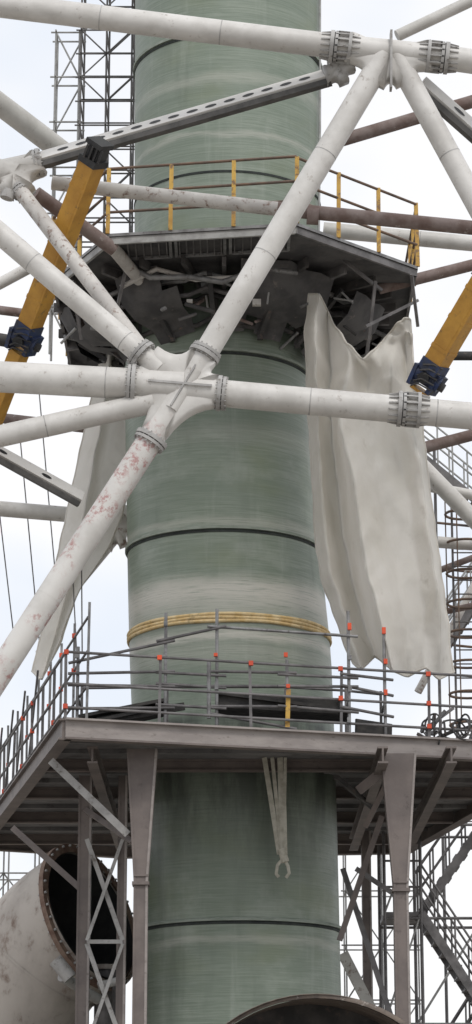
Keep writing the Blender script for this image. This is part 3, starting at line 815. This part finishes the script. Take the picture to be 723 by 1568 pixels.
# ------------------------------------------------------------------ duct elbow lower left
de=grp('duct_elbow'); mb=MB()
c=P(140,1402,0.4); n_=Vector((0.80,-0.50,0.30)).normalized(); Rr=1.2
p0=c; p3=c-n_*2.0+Vector((-0.9,0,-4.5))
pts=[]
for k in range(21):
    t=k/20; b1=p0-n_*1.5; b2=p3+Vector((0,0,2.0))
    pts.append(p0*(1-t)**3+b1*3*t*(1-t)**2+b2*3*t*t*(1-t)+p3*t**3)
mb.path(pts,Rr,'cream',40); mb.path([p for p in pts[:14]],Rr*0.96,'black',40)  # inner sleeve of the elbow coloured black
for k in (5,10,15): mb.path([pts[k]-(pts[k+1]-pts[k]).normalized()*0.02,pts[k]+(pts[k+1]-pts[k]).normalized()*0.02],Rr*1.012,'cream',40)
a=n_.orthogonal().normalized(); b_=n_.cross(a); N=48
vs=[]
for off,rr in ((0.0,Rr*0.96),(0.0,Rr*1.085),(-0.09,Rr*1.085),(-0.09,Rr)):
    for k in range(N):
        t=2*math.pi*k/N; vs.append(c+n_*off+(a*math.cos(t)+b_*math.sin(t))*rr)
mb.add(vs,[(l*N+k,l*N+(k+1)%N,(l+1)*N+(k+1)%N,(l+1)*N+k) for l in range(3) for k in range(N)],'flangerust')
for k in range(36):
    t=2*math.pi*k/36; o=c+(a*math.cos(t)+b_*math.sin(t))*Rr*1.05; mb.tube(o-n_*0.13,o+n_*0.04,0.022,'greysteel',n=6)
mb.build('elbow_shell',de)
mb=MB()
for u,w,Y,m_ in ((165,20,0.8,'galvdark'),(180,8,0,'dark')):
    p=P(u,1480,Y); mb.tube((p.x,p.y,0),p,R(w,p),m_,n=20)
    mb.tube(p-Vector((0,0,.06)),p+Vector((0,0,.02)),R(w*1.25,p),'cream',n=20)
mb.tube(P(95,1495,-1),P(150,1530,-0.2),0.09,'greysteel',n=12); mb.tube(P(85,1470,-1.2),P(108,1498,-1.2),0.12,'greysteel',n=14)
mb.tube(P(150,1510,-.5),P(190,1500,-.5),0.07,'greysteel',n=12)
mb.build('service_pipes',de)
dm=grp('duct_mouth'); mb=MB()
c=P(487,1765,-4.2); n_=Vector((0.05,-1,-0.02)).normalized(); Rr=2.3
mb.path([c-n_*k*0.3 for k in range(6)],Rr,'browncowl',72); mb.path([c-n_*k*0.3 for k in range(6)],Rr*0.97,'browncowl',72)
a=Vector((1,0,0)); b_=Vector((0,0,1)); N=72; vs=[]
for off,rr in ((0.0,Rr*0.975),(0.02,Rr*1.005),(-0.1,Rr*1.005),(-0.1,Rr)):
    for k in range(N):
        t=2*math.pi*k/N; vs.append(c+n_*off+(a*math.cos(t)+b_*math.sin(t))*rr)
mb.add(vs,[(l*N+k,l*N+(k+1)%N,(l+1)*N+(k+1)%N,(l+1)*N+k) for l in range(3) for k in range(N)],'browncowl',True)
mb.tube(c-n_*1.5,c-n_*1.56,Rr*0.98,'dark',n=72)
for sx in (-1.6,1.6): mb.beam((c.x+sx,c.y+0.7,0),(c.x+sx,c.y+0.7,c.z-1.4),0.25,0.25,'brown',up=Vector((0,1,0)))
mb.build('duct_ring',dm)

# ------------------------------------------------------------------ ground
mb=MB(); S=3000
mb.add([(-S,-S,0),(S,-S,0),(S,S,0),(-S,S,0)],[(0,1,2,3)],'ground'); mb.build('ground')

# ------------------------------------------------------------------ camera, light, sky
cam=bpy.data.cameras.new('camera'); co=bpy.data.objects.new('camera',cam); scene.collection.objects.link(co)
cam.sensor_fit='VERTICAL'; cam.sensor_height=24; cam.sensor_width=24; cam.lens=F/1568*24
cam.clip_end=6000; co.location=CAM; co.rotation_euler=(math.radians(90)+PITCH,0,0)
scene.camera=co
SE,SA=math.radians(50),math.radians(160)
sun=bpy.data.lights.new('sun','SUN'); sun.energy=1.4; sun.angle=math.radians(16); sun.color=(1,0.97,0.93)
so=bpy.data.objects.new('sun',sun); scene.collection.objects.link(so)
dirv=Vector((math.sin(SA)*math.cos(SE),math.cos(SA)*math.cos(SE),math.sin(SE)))
so.rotation_euler=dirv.to_track_quat('Z','Y').to_euler(); so.location=dirv*80
w=bpy.data.worlds.new('World'); scene.world=w; w.use_nodes=True; nt=w.node_tree; nt.nodes.clear()
out=nt.nodes.new('ShaderNodeOutputWorld'); sky=nt.nodes.new('ShaderNodeTexSky'); sky.sky_type='NISHITA'
sky.sun_disc=False; sky.sun_elevation=SE; sky.sun_rotation=SA
b1=nt.nodes.new('ShaderNodeBackground'); b1.inputs[1].default_value=0.1; nt.links.new(sky.outputs[0],b1.inputs[0])
tc=nt.nodes.new('ShaderNodeTexCoord'); nn=nt.nodes.new('ShaderNodeTexNoise'); nn.inputs['Scale'].default_value=4; nn.inputs['Detail'].default_value=4
mp=nt.nodes.new('ShaderNodeMapping'); mp.inputs['Scale'].default_value=(1,1,1.6); nt.links.new(tc.outputs['Generated'],mp.inputs[0]); nt.links.new(mp.outputs[0],nn.inputs['Vector'])
cc=mix(nt,rng(nt,nn.outputs['Fac'],0.42,0.62),(0.975,0.97,0.975),(0.80,0.85,0.93))
b2=nt.nodes.new('ShaderNodeBackground'); b2.inputs[1].default_value=1.1; nt.links.new(cc,b2.inputs[0])
ms=nt.nodes.new('ShaderNodeMixShader'); ms.inputs[0].default_value=0.93
nt.links.new(b1.outputs[0],ms.inputs[1]); nt.links.new(b2.outputs[0],ms.inputs[2]); nt.links.new(ms.outputs[0],out.inputs[0])
